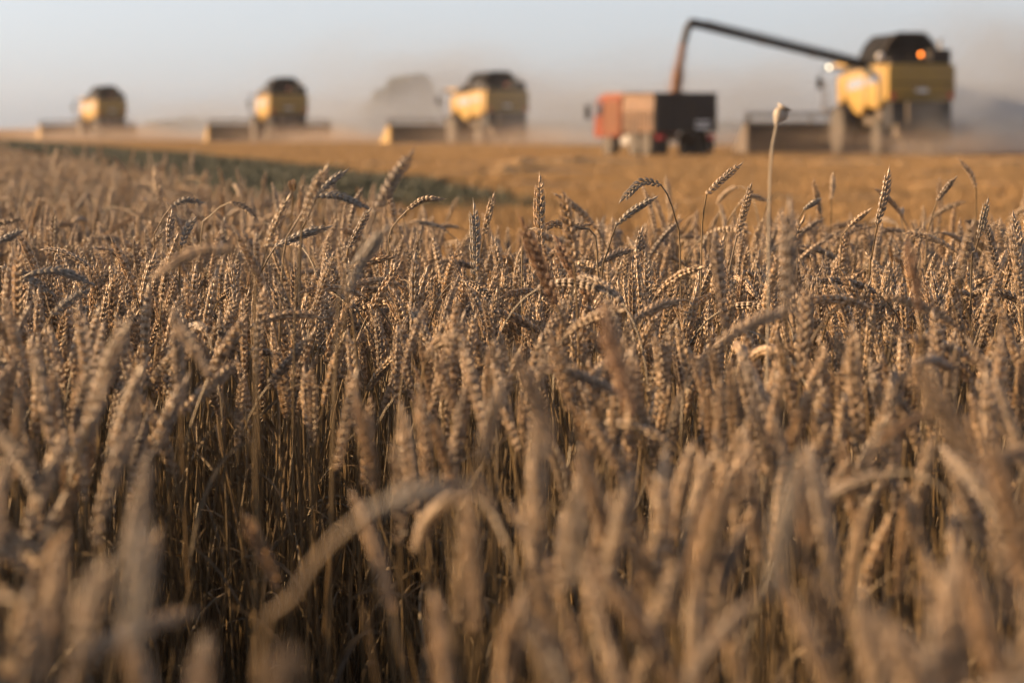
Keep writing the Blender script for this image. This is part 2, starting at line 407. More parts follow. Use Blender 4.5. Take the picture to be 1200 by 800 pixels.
def spine_angles(H, ear, lean0, lean1, lean2, neck=.16):
    """planar spine (XZ): returns stem points, ear points. H = arc length of stem"""
    n = 34; s = np.linspace(0, H, n); th = lean0 + (lean1 - lean0) * np.clip((s - (H - neck)) / neck, 0, 1) ** 1.3 + .05 * np.sin(s * 6)
    P = [np.zeros(3)]
    for i in range(1, n): P.append(P[-1] + np.array((math.sin(th[i]), 0, math.cos(th[i]))) * (s[1] - s[0]))
    E = [P[-1]]; m = 8
    for i in range(1, m + 1):
        a = lean1 + (lean2 - lean1) * i / m; E.append(E[-1] + np.array((math.sin(a), 0, math.cos(a))) * ear / m)
    return np.array(P), np.array(E)

KINDS = []   # dicts of meshes per variant
specs = []
for i in range(20): specs.append((R(random.uniform(-3, 7)), R(random.uniform(2, 16)), R(random.uniform(6, 34))))
specs += [(R(3), R(38), R(62)), (R(5), R(55), R(88)), (R(2), R(70), R(110)), (R(6), R(100), R(135)), (R(4), R(48), R(50))]
def join_meshes(name, parts):
    V = []; F = []; MI = []
    ms = []
    for (v, f, m) in parts:
        k = len(V); V += list(v); F += [tuple(a + k for a in q) for q in f]
        if m not in ms: ms.append(m)
        MI += [ms.index(m)] * len(f)
    me = mesh_from(name, V, F, None)
    for m in ms: me.materials.append(m)
    me.polygons.foreach_set('material_index', MI); me.update(); return me
def near_variant(i, sp, H=None):
    r = np.random.default_rng(100 + i); ear = r.uniform(.072, .105); H = H or r.uniform(.73, .80)
    S, E = spine_angles(H, ear, *sp)
    # keep the top of arched plants at crop height
    top = max(S[:, 2].max(), E[:, 2].max()); k = .86 / top if i >= 20 else 1.0
    if k != 1.0: S = S * (1, 1, 1); d = .86 - top; S[:, 2] = S[:, 2] * (S[-1, 2] + d) / S[-1, 2]; E = E + (S[-1] - E[0])
    k = .86 / max(S[:, 2].max(), E[:, 2].max()); S = S * k; E = E - E[0] + S[-1]
    e = ear_geo(E, (math.cos(r.uniform(0, 3.1)), math.sin(r.uniform(0, 3.1)), .1), r, r.uniform(.78, 1.1), rough=r.uniform(.7, 1.35))
    s = stem_geo(S, r)
    lvs = []
    for k in range(r.integers(1, 4)):
        j = int(r.uniform(.2, .8) * len(S)); lvs.append(leaf_geo(S[j], r.uniform(0, 6.28), r.uniform(.12, .22), r.uniform(.0013, .003), r, 1.2))
    return s, e, lvs
variants = [near_variant(i, sp) for i, sp in enumerate(specs)]
whole = [join_meshes('wheat_%02d' % i, [(s[0], s[1], M['stem']), (e[0], e[1], M['ear'])] + [(q[0], q[1], M['leaf']) for q in l]) for i, (s, e, l) in enumerate(variants)]
# undergrowth: leaf litter and short tillers filling the lower canopy
def tiller(i):
    r = np.random.default_rng(500 + i); parts = []
    V = []; F = []
    for k in range(5):
        S, E = spine_angles(r.uniform(.45, .70), .01, R(r.uniform(-8, 8)), R(r.uniform(0, 30)), R(20))
        a = r.uniform(0, 6.28); m = np.array(((math.cos(a), -math.sin(a), 0), (math.sin(a), math.cos(a), 0), (0, 0, 1)))
        S = S @ m.T + (r.uniform(-.04, .04), r.uniform(-.04, .04), 0); v, f = stem_geo(S, r, 4, .0013); k0 = len(V); V += list(v); F += [tuple(q + k0 for q in g_) for g_ in f]
    LV = []; LF = []
    for k in range(2): leaf_geo((r.uniform(-.03, .03), r.uniform(-.03, .03), r.uniform(.1, .55)), r.uniform(0, 6.28), r.uniform(.1, .26), r.uniform(.0012, .003), r, 1.4, LV, LF)
    return join_meshes('tiller_%02d' % i, [(V, F, M['stem']), (LV, LF, M['leaf'])])
tillers = [tiller(i) for i in range(6)]

# random field positions
def gap(x, y):
    """thin place in the crop on the left, seen into from the camera"""
    sx = 600 + 3333 * x / y
    return (y > .85) & (y < 3.4) & (sx > 140 - (y - .85) * 10) & (sx < 570 - (y - .85) * 30)
def sample(x0, x1, y0, y1, dens):
    n = int((x1 - x0) * (y1 - y0) * dens); return np.c_[rng.uniform(x0, x1, n), rng.uniform(y0, y1, n)]
A = np.vstack([sample(-2.6, 2.2, .5, 7.6, 350), sample(-2.2, -.3, .8, 3.6, 120), sample(-6, -2.6, .5, 7.6, 180), sample(-9, 1, 7.6, 36, 150), sample(2.2, 3.6, .5, 7.6, 120), sample(-11, -4, 20, 60, 25)])
x, y = A[:, 0], A[:, 1]
sx = 600 + 3333 * x / y
keep = in_crop(x, y) & (y > .95 + .0 * x) & ~((np.abs(x) < .22) & (y < 1.05)) & ~(gap(x, y) & ((rng.random(len(x)) < .96) | (y < 2.7)))
nearright = (y < 2.2) & (sx > 450)
keep &= ~((y < 2.6) & (sx > -60) & (sx < 1300) & (rng.random(len(x)) < np.where(sx < 180, .74, .58)))
A = A[keep]; n = len(A)
tip = .80 + rng.normal(0, .03, n)
tall = rng.random(n) < np.where(A[:, 1] > 3, .03, .015); tip[tall] += rng.uniform(.04, .13, tall.sum())
scl = tip / .86
rot = np.c_[rng.normal(0, .09, n), rng.normal(0, .1, n), rng.uniform(0, 6.28, n)]
top = np.array([proj((a[0], a[1], t_)) for a, t_ in zip(A, tip)])
inview = (top[:, 0] > -10) & (top[:, 0] < 1210) & (top[:, 1] < 800) & (top[:, 1] > 0)
order = np.argsort(A[:, 1] + 100 * (~inview)); NIND = 235
ind = order[:NIND]; rest = np.setdiff1d(np.arange(n), ind)
scatter('wheat_crop', None, whole, np.c_[A[rest], np.zeros(len(rest))], rot[rest], scl[rest], pr=[.9 / 20] * 20 + [.1 / 5] * 5)
T_ = A[rng.random(n) < .55] + rng.normal(0, .02, ((1, 2))); T_ = T_[(T_[:, 1] < 9) & ~gap(T_[:, 0], T_[:, 1])]
scatter('wheat_undergrowth', None, tillers, np.c_[T_, np.zeros(len(T_))], np.c_[np.zeros((len(T_), 2)), rng.uniform(0, 6.28, len(T_))], rng.uniform(.8, 1.15, len(T_)))

# individual plants: nearest ones in view
vm = []
for i, (s, e, l) in enumerate(variants):
    vm.append((mesh_from('stem', *s, M['stem']), mesh_from('ear', *e, M['ear']), [mesh_from('leaf', *q, M['leaf']) for q in l]))
GROUP = 'wheat plants in the foreground crop'
plants = []     # (root, tip px, ear angle, depth)
for k, i in enumerate(ind):
    v = random.randrange(len(vm)) if random.random() < .25 else random.randrange(20)
    root = empty('wheat_plant', (A[i, 0], A[i, 1], 0)); root.rotation_euler = tuple(rot[i]); root.scale = (scl[i],) * 3
    link('stem', vm[v][0], root); link('ear', vm[v][1], root); [link('leaf', q, root) for q in vm[v][2]]
    E = variants[v][1][0]; mt = Matrix.LocRotScale(root.location, root.rotation_euler, root.scale)
    SP, EP = variants[v][0][0], np.array(E)
    eb = mt @ Vector(np.array(SP)[-5:].mean(0)); d = EP - np.array(SP)[-1]; et = mt @ Vector(EP[np.argmax((d ** 2).sum(1))])
    plants.append([root, proj(eb), proj(et), A[i, 1], None])

# hand-placed plants of the photograph: way points (photo px) from low stem to ear base, then ear points to tip, depth
HAND = [
 ([(822, 300), (824, 255), (828, 228)], [(845, 212), (867, 193)], 4.35, 'ear', 'sharp plump ear leaning right on a lone thin stem, between the truck and the tallest combine'),
 ([(797, 300), (792, 258), (783, 230), (774, 216)], [(752, 214), (729, 235)], 4.4, 'grey', 'dark arched ear hanging left from a hooked stem below the truck tailgate'),
 ([(704, 345), (712, 295), (722, 264)], [(742, 247), (767, 232)], 4.3, 'grey', 'grey ear slanting right, just beneath the arched ear below the truck'),
 ([(634, 350), (634, 320), (633, 292)], [(632, 250), (632, 212)], 4.2, 'ear', 'straight upright ear standing tall below the gap left of the truck'),
 ([(1018, 340), (1022, 300), (1028, 264)], [(1036, 232), (1041, 202)], 4.3, 'ear', 'brown upright ear poking above the crest below the tallest combine'),
 ([(973, 290), (974, 258), (974, 234)], [(976, 218), (976, 204)], 6.2, 'ear', 'small blurred straight ear above the crest left of the brown upright ear'),
 ([(1142, 300), (1144, 250), (1144, 220)], [(1137, 203), (1125, 189)], 5.6, 'ear', 'thin ear bending left on a tall stem near the right edge'),
 ([(1085, 300), (1090, 262), (1098, 236)], [(1108, 222), (1119, 209)], 5.2, 'ear', 'short ear leaning right among the crest ears right of the tallest combine'),
 ([(1138, 330), (1142, 300), (1147, 280)], [(1152, 258), (1157, 236)], 4.1, 'grey', 'pale silvery ear near the right edge below the thin bent ear'),
 ([(395, 380), (415, 310), (438, 252)], [(458, 216), (481, 180)], 2.9, 'ear', 'large soft ear leaning right and rising highest, below the tree'),
 ([(345, 400), (350, 320), (354, 262)], [(366, 228), (382, 196)], 3.3, 'ear', 'long pale ear tilted right, tallest of the crossed group left of the tree'),
 ([(352, 300), (362, 255), (373, 226)], [(388, 213), (404, 201)], 3.9, 'grey', 'small dark ear tilted right behind the long pale ear'),
 ([(330, 330), (345, 265), (368, 230)], [(398, 230), (429, 243)], 3.8, 'grey', 'grey ear stretched level to the right across the crossed group'),
 ([(300, 360), (308, 315), (323, 289)], [(352, 276), (384, 266)], 4.1, 'grey', 'dark sharp ear pointing right, lowest of the crossed group'),
 ([(298, 370), (304, 330), (312, 292)], [(324, 262), (338, 231)], 3.7, 'ear', 'slim golden ear leaning right at the left of the crossed group'),
 ([(402, 350), (404, 320), (408, 292)], [(420, 270), (433, 246)], 4.2, 'ear', 'spiky ear leaning right just below the level grey ear'),
 ([(455, 300), (462, 265), (478, 246)], [(496, 234), (518, 233)], 4.7, 'ear', 'arched thin ear pointing right beside the large soft ear'),
 ([(557, 380), (557, 350), (556, 322)], [(557, 284), (555, 244)], 4.35, 'grey', 'grey upright ear with a pointed tip below the second nearest combine'),
 ([(560, 330), (563, 300), (567, 276)], [(572, 254), (578, 230)], 5.0, 'ear', 'slender leaning ear just right of the pointed grey upright ear'),
 ([(300, 380), (292, 320), (272, 291)], [(228, 296), (183, 322)], 2.5, 'ear', 'big blurred ear lying level and pointing left across the left crest'),
 ([(180, 300), (186, 265), (200, 243)], [(216, 235), (236, 237)], 4.9, 'grey', 'thin arched ear curving right below the leftmost combine pair'),
 ([(235, 290), (250, 250), (270, 237)], [(287, 243), (300, 257)], 5.0, 'ear', 'thin ear arching over and down to the right, left of the crossed group'),
 ([(197, 340), (197, 315), (198, 290)], [(199, 270), (201, 249)], 4.3, 'ear', 'broad upright ear, left one of a sharp pair on the left crest'),
 ([(210, 340), (211, 312), (213, 288)], [(219, 270), (228, 256)], 4.3, 'grey', 'grey ear leaning right, right one of a sharp pair on the left crest'),
 ([(-20, 360), (-15, 325), (2, 312)], [(28, 322), (60, 344)], 3.8, 'grey', 'dark ear drooping right at the left edge, under another like it'),
 ([(18, 380), (18, 335), (36, 320)], [(70, 318), (106, 332)], 3.7, 'grey', 'dark ear arched flat to the right near the left edge'),
 ([(-30, 320), (-22, 292), (-6, 284)], [(8, 279), (24, 271)], 3.9, 'grey', 'short dark ear entering from the left edge above the arched dark ears'),
 ([(128, 280), (128, 260), (128, 246)], [(130, 234), (132, 220)], 7.5, 'ear', 'tiny blurred straight ear standing alone above the far left crop'),
 ([(40, 440), (46, 400), (60, 370)], [(78, 355), (103, 339)], 3.5, 'grey', 'silvery ear leaning right below the flat arched dark ear'),
 ([(300, 830), (340, 710), (380, 645), (428, 602)], [(484, 580), (545, 568)], 1.32, 'grey', 'large blurred drooping ear on a thick curved stem at the bottom left centre'),
 ([(335, 900), (334, 860), (332, 830)], [(330, 800), (328, 775)], .98, 'ear', 'very near blurred ear tip glowing at the bottom edge'),
 ([(775, 640), (762, 560), (744, 486)], [(724, 425), (706, 364)], 2.0, 'brown', 'brown blurred ear leaning left, rising alone in the centre of the crop'),
 ([(690, 700), (670, 600), (648, 520)], [(628, 468), (604, 414)], 1.75, 'ear', 'large golden blurred ear leaning left, left of the brown central ear'),
 ([(890, 900), (898, 790), (906, 700)], [(918, 620), (940, 540)], 1.3, 'grey', 'very large blurred pale ear standing in the lower right centre'),
 ([(1200, 700), (1180, 630), (1150, 560)], [(1112, 494), (1072, 430)], 1.55, 'ear', 'large blurred ear leaning left at the lower right'),
 ([(1084, 480), (1082, 420), (1079, 366)], [(1072, 326), (1064, 288)], 2.5, 'brown', 'orange brown blurred ear upright below the tallest combine wheels'),
 ([(918, 480), (920, 420), (921, 368)], [(924, 306), (925, 244)], 2.5, 'ear', 'tall blurred upright ear right beside the seed head stem'),
 ([(690, 470), (672, 410), (652, 356)], [(632, 308), (612, 262)], 3.2, 'brown', 'brown ear leaning left under the straight upright ear'),
 ([(722, 420), (708, 390), (692, 352)], [(672, 318), (652, 282)], 3.6, 'brown', 'dark brown ear leaning left, second of two under the straight upright ear'),
 ([(392, 460), (402, 390), (408, 344)], [(424, 306), (452, 268)], 2.7, 'grey', 'soft grey ear leaning right below the large soft ear'),
 ([(150, 950), (152, 860), (156, 760)], [(162, 690), (166, 618)], 1.15, 'grey', 'large blurred grey ear upright in the bottom left corner'),
 ([(70, 640), (84, 560), (104, 500)], [(122, 440), (148, 382)], 2.3, 'ear', 'golden blurred ear leaning right at the left side'),
 ([(300, 560), (275, 495), (246, 440)], [(224, 402), (200, 366)], 2.6, 'ear', 'golden blurred ear leaning left at the upper left of the dark gap'),
 ([(60, 960), (72, 860), (92, 770)], [(104, 720), (122, 664)], 1.2, 'ear', 'large blurred ear leaning right near the bottom left corner'),
 ([(620, 900), (640, 790), (664, 690)], [(672, 640), (676, 590)], 1.5, 'ear', 'large golden blurred ear upright at the bottom centre'),
 ([(790, 900), (800, 800), (812, 700)], [(826, 640), (846, 560)], 1.45, 'ear', 'large golden blurred ear tilted right at the bottom right centre'),
 ([(530, 640), (545, 590), (562, 540)], [(574, 500), (588, 450)], 2.0, 'ear', 'blurred ear tilted right in the middle of the crop'),
 ([(1140, 420), (1130, 360), (1124, 330)], [(1130, 300), (1140, 262)], 3.2, 'ear', 'soft ear tilted right close to the right edge below the silvery ear'),
 ([(700, 300), (684, 272), (664, 262)], [(650, 262), (634, 270)], 4.3, 'ear', 'ear bent over to the left behind the two brown leaning ears'),
 ([(748, 240), (760, 215), (766, 202)], [(771, 190), (777, 178)], 8.5, None, 'x'),
 ([(612, 300), (622, 272), (644, 262)], [(668, 266), (690, 264)], 4.4, 'ear', 'level ear pointing right at the centre of the crest'),
 ([(850, 290), (852, 262), (866, 240)], [(880, 230), (900, 236)], 5.6, 'ear', 'faint arched ear between the lone sharp ear and the seed head'),
 ([(935, 280), (938, 254), (942, 246)], [(950, 240), (960, 234)], 5.0, 'grey', 'small dark ear leaning right just right of the seed head stem'),
 ([(985, 300), (990, 272), (995, 266)], [(1006, 256), (1019, 246)], 4.9, 'ear', 'pale ear slanting right, left of the brown upright ear'),
]
for way, ep, Dp, m, lab in HAND:
    if m is None: continue
    r = np.random.default_rng(int(ep[-1][0] * 7 + Dp * 10))
    eb = px(*way[-1], Dp)
    W_ = [px(a, b_, Dp + .02 * (len(way) - 1 - i)) for i, (a, b_) in enumerate(way)]
    low = W_[0]; foot = Vector((low.x + (low.x - W_[1].x) * .5 + r.uniform(-.02, .02), low.y + .03, 0))
    if low.z < .1: W_ = [w for w in W_ if w.z > .12]; low = W_[0]
    mid = Vector(((low.x + foot.x) / 2 + (low.x - W_[1].x) * .12, (low.y + foot.y) / 2, low.z * .5))
    S = smooth_spine([foot, mid] + W_, 40)
    side = r.uniform(-.012, .012)
    E = [W_[-1]] + [px(a, b_, Dp - side * (i + 1)) for i, (a, b_) in enumerate(ep)]
    E = smooth_spine(E, 9)
    o0 = np.array(foot)
    root = empty('wheat_plant', tuple(foot))
    L_ = np.linalg.norm(np.diff(E, axis=0), axis=1).sum()
    stm = mesh_from('stem', [p for p in (np.array(stem_geo(S - o0, r, 7, .0024 if Dp == 1.32 else .00165)[0]))], stem_geo(S - o0, r, 7)[1], M['stem'])
    V, F = ear_geo(E - o0, (r.uniform(-.5, .5) + .8, .4, .1), r, min(1.25, max(.8, L_ / .085)), seg=8, rough=1.0)
    link('stem', stm, root); link('ear', mesh_from('ear', V, F, M[m]), root)
    for k in range(2):
        link('leaf', mesh_from('leaf', *leaf_geo((S - o0)[int(r.uniform(8, 24))], r.uniform(0, 6.28), r.uniform(.1, .2), .0028, r, 1.2), M['leaf']), root)
    plants.append([root, way[-1], ep[-1], Dp, lab])

# labels for the plants
zone_x = [(0, 'at the left edge'), (70, 'below the leftmost combine'), (200, 'between the two leftmost combines'), (285, 'below the second leftmost combine'),
          (390, 'below the tree'), (515, 'below the second largest combine'), (620, 'left of the truck'), (690, 'below the truck'), (845, 'below the seed head'),
          (960, 'below the largest combine'), (1110, 'at the right edge')]
buckets = {}
for P_ in plants:
    root, eb, et, Dp, lab = P_
    tag(root, cat='wheat plant', group=GROUP)
    if lab:
        root['label'] = lab if len(lab.split()) <= 16 else ' '.join(lab.split()[:16]); continue
    dx, dy = et[0] - eb[0], eb[1] - et[1]; a = math.degrees(math.atan2(dx, dy))
    look = 'upright' if abs(a) < 10 else ('tilted right' if 0 < a < 35 else 'tilted left' if -35 < a < 0 else 'bent right' if 0 < a < 100 else 'bent left' if -100 < a < 0 else 'hanging')
    zx = [z for x0, z in zone_x if et[0] >= x0 or x0 == 0][-1]
    zy = 'low in the photo' if et[1] > 620 else 'halfway down' if et[1] > 480 else 'just under the crest'
    buckets.setdefault((look, zx, zy), []).append(P_)
ords = ['first', 'second', 'third', 'fourth', 'fifth', 'sixth', 'seventh', 'eighth', 'ninth', 'tenth', 'eleventh', 'twelfth', 'thirteenth', 'fourteenth', 'fifteenth', 'sixteenth']
for (look, zx, zy), ps in buckets.items():
    ps.sort(key=lambda q: q[2][0])
    for j, P_ in enumerate(ps):
        s = 'blurred ear %s, %s, %s' % (look, zy, zx)
        if len(ps) > 1: s = '%s %s' % (ords[min(j, 15)] , s)
        if len(ps) > 1 and len(s.split()) <= 10: s += ' counting rightward'
        P_[0]['label'] = s

# ------------------------------------------------------------------ seed head
root = empty('dry_poppy'); p0 = px(900, 372, 3.1); foot = Vector((p0.x - .01, p0.y, 0)); root.location = foot
S = smooth_spine([foot, (p0 + foot) / 2, p0, px(901, 260, 3.1), px(904, 180, 3.1), px(911, 142, 3.1)], 40) - np.array(foot)
link('stem', mesh_from('stem', *stem_geo(S, rng, 8, .0016), M['pstem']), root)
hd = MB(); c = Vector(S[-1])
hd.lathe([(-.004, .0022), (0, .005), (.004, .0085), (.009, .0098), (.014, .0085), (.0165, .006), (.0175, .0098), (.019, .0104), (.020, .003)], (0, 0, 0), 14, 'Z')
h = hd.build('seed_capsule', M['capsule'], root, True); h.location = c; h.rotation_euler = (0, R(28), 0); h.scale = (.85, .85, .9)
lv, lf = leaf_geo(S[22], .4, .05, .002, rng, 1.5); link('leaf', mesh_from('leaf', lv, lf, M['leaf']), root)
tag(root, 'dry round seed head on a tall pale stem above the wheat', 'dry plant')

# ------------------------------------------------------------------ combine harvester: forward +Y, left -X, origin on the ground under the rear
def wheel(parent, x, y, r, w, s):
    t = MB(); prof = [(-w / 2, r * .62), (-w / 2, r * .9), (-w * .38, r * .985), (w * .38, r * .985), (w / 2, r * .9), (w / 2, r * .62)]
    t.lathe(prof, (0, 0, 0), 36)
    for k in range(22):
        a = k * 2 * math.pi / 22
        for sd in (-1, 1):
            q = Matrix.Rotation(a + sd * .07, 4, 'X')
            n0 = len(t.bm.verts); rr = bmesh.ops.create_cube(t.bm, size=1)['verts']
            for v in rr: v.co = q @ Vector((v.co.x * w * .46 + sd * w * .25, v.co.y * .05 + v.co.x * .08 * sd, r * .985 + v.co.z * .06))
    o = t.build('wheel', M['rubber'], parent); o.location = (x, y, r)
    k = MB().lathe([(-w * .30, r * .3), (-w * .42, r * .60), (-w * .40, r * .63), (w * .40, r * .63), (w * .42, r * .60), (w * .30, r * .3)], (0, 0, 0), 28).build('rim', M['yellow'], o)
    MB().lathe([(-w * .38, r * .18), (w * .38, r * .18)], (0, 0, 0), 16).build('hub', M['frame'], o)
    return o

def make_combine(folded):
    root = empty('combine_harvester')
    # chassis
    c = MB().box(-.95, .95, -.1, 6.2, 1.15, 2.15, .06).box(-.7, .7, -.9, .4, 1.2, 2.0, .05); c.build('chassis', M['frame'], root)
    # rear hood (yellow), rounded
    c = MB().prism([(-1.42, 2.06), (-1.42, 3.22), (-1.30, 3.32), (1.30, 3.32), (1.42, 3.22), (1.42, 2.06), (1.2, 2.0), (-1.2, 2.0)], -.55, .02, 'Y', .04)
    hood = c.build('rear_hood', M['yellow'], root, True)
    MB().box(-1.28, 1.28, -.562, -.548, 2.62, 2.66).box(-.9, .9, -.56, -.548, 2.2, 2.24).build('hood_seam', M['dark'], hood)
    # side panels: three bulged yellow panels on each side, tapered towards the front wheel
    for s in (-1, 1):
        def pan(pts, nm='side_panel'):
            return MB().prism(pts, s * 1.16, s * 1.47, 'X', .09).build(nm, M['yellow'], root, True)
        p = pan([(.07, 3.36), (.07, 1.95), (.6, 1.72), (2.0, 1.80), (2.15, 2.1), (2.15, 3.30)])
        MB().prism([(.4, 2.75), (2.0, 2.60), (2.0, 2.82), (.4, 2.98)], s * 1.468, s * 1.476, 'X').build('decal', M['decal'], p)
        p = pan([(2.22, 3.24), (2.22, 1.9), (2.9, 1.48), (3.7, 1.62), (4.9, 2.2), (4.95, 3.12)])
        MB().prism([(2.4, 2.55), (4.5, 2.42), (4.5, 2.80), (2.4, 2.9)], s * 1.468, s * 1.476, 'X').build('decal', M['decal'], p)
        pan([(5.02, 3.1), (5.02, 2.15), (5.5, 1.9), (5.95, 2.0), (6.0, 3.0)])
        # lower guards and dark body
    MB().box(-1.18, 1.18, .03, 6.1, 2.0, 3.3).build('body', M['dark'], root)
    # dark rear underside
    MB().prism([(-.5, 2.0), (-.62, 1.3), (-.3, .95), (.6, 1.1), (.8, 2.0)], -1.28, 1.28, 'X', .03).build('straw_hood', M['dark'], root)
    ch = MB().box(-1.15, 1.15, -.95, -.3, .72, 1.2, .04)
    for k in range(12): ch.box(-1.1 + k * .19, -1.08 + k * .19, -1.15, -.9, .62, .95)
    ch.build('straw_chopper', M['frame'], root)
    # grain tank and its dark roof cover
    MB().prism([(-1.38, 3.32), (-1.30, 3.62), (1.30, 3.62), (1.38, 3.32)], .5, 4.3, 'Y', .03).build('grain_tank', M['black'], root)
    cov = MB(); ring0 = [(-1.26, .7), (1.26, .7), (1.26, 4.1), (-1.26, 4.1)]
    cov.prism([(-1.24, 3.61), (-.95, 4.12), (-.62, 4.42), (-.3, 4.47), (.3, 4.47), (.62, 4.42), (.98, 4.1), (1.24, 3.61)], .8, 4.0, 'Y', .06)
    cv = cov.build('tank_cover', M['black'], root, True)
    rb = MB()
    for y_ in (.78,): rb.tube([(-1.24, y_, 3.64), (-.95, y_, 4.15), (-.6, y_, 4.46), (.6, y_, 4.46), (.98, y_, 4.13), (1.24, y_, 3.64)], .035, 6)
    rb.build('cover_frame', M['frame'], cv)
    # engine deck at the rear right with air screen and exhaust
    MB().box(.45, 1.32, -.35, .48, 3.33, 3.86, .08).build('engine_cover', M['dark'], root)
    MB().box(-1.25, .35, -.3, .45, 3.33, 3.52, .04).build('engine_deck', M['dark'], root)
    MB().tube([(1.0, .1, 3.8), (1.0, .1, 4.1), (1.0, -.05, 4.22)], .07).build('exhaust_pipe', M['steel'], root)
    hr = MB()
    for x_ in (-1.3, -.5, .3): hr.tube([(x_, -.5, 3.3), (x_, -.5, 3.75)], .02, 5)
    hr.tube([(-1.3, -.5, 3.74), (.3, -.5, 3.74)], .02, 5).build('deck_rail', M['dark'], root)
    # beacon + lamps
    bc = MB().lathe([(0, .11), (.03, .12)], (0, 0, 0), 14, 'Z').build('beacon', M['dark'], root); bc.location = (-.02, -.45, 3.57)
    MB().lathe([(.03, .065), (.12, .05), (.15, .04), (.16, .01)], (0, 0, 0), 14, 'Z').build('beacon_lens', M['beacon'] if not folded else M['red'], bc, True)
    wl = MB().tube([(-1.42, .55, 3.3), (-1.42, .55, 3.52)], .025, 6).build('work_lamp', M['dark'], root)
    MB().lathe([(-.07, .06), (.0, .15), (.03, .15)], (-1.42, .5, 3.6), 16, 'Y').build('lamp_lens', M['lens'], wl)
    for s in (-1, 1):
        MB().box(s * 1.2 - .09, s * 1.2 + .09, -.60, -.555, 2.1, 2.3, .01).build('tail_lamp', M['red'], root)
    MB().box(-.26, .26, -.575, -.556, 2.32, 2.45).build('number_plate', M['white'], root)
    # rear axle and wheels, front axle and wheels
    MB().box(-1.15, 1.15, .75, 1.05, .55, .85, .03).box(-.2, .2, .8, 1.0, .8, 1.25).build('rear_axle', M['frame'], root)
    MB().box(-1.2, 1.2, 4.65, 5.05, .8, 1.15, .04).build('front_axle', M['frame'], root)
    for s in (-1, 1):
        wheel(root, s * 1.18, .9, .66, .5, s); wheel(root, s * 1.52, 4.85, .95, .68, s)
    # cab
    cb = MB().box(-.95, .95, 6.1, 6.35, 1.75, 3.42, .04).box(-.95, .95, 6.35, 7.5, 1.72, 1.95, .04); cab = cb.build('cab', M['dark'], root)
    MB().prism([(6.36, 1.96), (6.36, 3.3), (7.7, 3.3), (7.95, 2.9), (7.5, 1.96)], -.93, .93, 'X', .05).build('cab_glass', M['glass'], cab, True)
    MB().prism([(5.95, 3.32), (6.0, 3.52), (8.0, 3.52), (8.15, 3.36)], -1.05, 1.05, 'X', .05).build('cab_roof', M['yellow'], cab, True)
    # ladder, rails, mirror with bright lamp at the left of the cab
    ld = MB()
    for y_ in (6.5, 7.05): ld.tube([(-1.75, y_, .55), (-1.45, y_, 1.75), (-1.75, y_, 1.8), (-1.78, y_, 2.8)], .028, 6)
    ld.tube([(-1.78, 6.5, 2.8), (-1.78, 7.05, 2.8)], .028, 6).box(-1.8, -.95, 6.3, 7.2, 1.70, 1.76)
    lad = ld.build('ladder', M['frame'], root)
    for k in range(5): MB().box(-1.76 + k * .065 - .05, -1.76 + k * .065 + .05, 6.5, 7.05, .6 + k * .26, .63 + k * .26).build('rung', M['frame'], lad)
    mr = MB().tube([(-1.0, 7.6, 3.3), (-1.65, 7.75, 3.25), (-1.72, 7.75, 2.5)], .025, 6).box(-1.82, -1.58, 7.72, 7.80, 2.55, 3.0, .02).build('mirror', M['dark'], root)
    lm = MB().lathe([(-.05, .09), (0, .12), (.05, .12)], (-1.72, 6.46, 3.34), 14, 'Y').box(-1.75, -.98, 6.47, 6.53, 3.30, 3.36).build('work_lamp', M['dark'], root)
    MB().lathe([(-.03, .03), (.0, .06), (.02, .06)], (-1.72, 6.39, 3.34), 16, 'Y').build('lamp_lens', M['lamp'] if not folded else M['lens'], lm)
    # feeder house
    MB().prism([(6.0, 1.9), (6.0, 1.05), (8.6, .3), (8.6, 1.0)], -.75, .75, 'X', .04).build('feeder_house', M['frame'], root)
    # header, 9.2 m wide
    H = 4.6; hd = MB().prism([(8.55, .12), (8.55, 1.15), (8.72, 1.2), (8.80, .35), (9.9, .12), (9.9, .06)], -H, H, 'X'); hdr = hd.build('header', M['dark'], root)
    for s in (-1, 1):
        MB().prism([(8.5, .08), (8.5, 1.22), (9.2, 1.15), (10.4, .35), (10.9, .06)], s * (H + .015), s * (H + .16), 'X', .02).build('end_divider', M['yellow'] if folded else M['frame'], hdr)
    rl = MB(); rc = (9.6, 1.15)
    for k in range(6):
        a = k * math.pi / 3 + .2; yy, zz = rc[0] + math.cos(a) * .52, rc[1] + math.sin(a) * .52
        rl.tube([(-H + .1, yy, zz), (H - .1, yy, zz)], .03, 6)
        for j in range(46):
            xx = -H + .2 + j * .2; rl.box(xx - .008, xx + .008, yy - .008, yy + .008, zz - .22, zz)
        for xx in (-H + .1, -1.5, 1.5, H - .1): rl.tube([(xx, rc[0], rc[1]), (xx, yy, zz)], .022, 5)
    rl.tube([(-H + .1, rc[0], rc[1]), (H - .1, rc[0], rc[1])], .08, 8).build('reel', M['frame'], hdr)
    ra = MB()
    for xx in (-H + .02, H - .02): ra.tube([(xx, 8.6, 1.2), (xx, 8.9, 1.55), (xx, 9.6, 1.17)], .05, 6)
    ra.build('reel_arm', M['dark'], hdr)
    au = MB().lathe([(-H + .2, .16), (H - .2, .16)], (0, 9.1, .45), 12)
    au.build('header_auger', M['steel'], hdr)
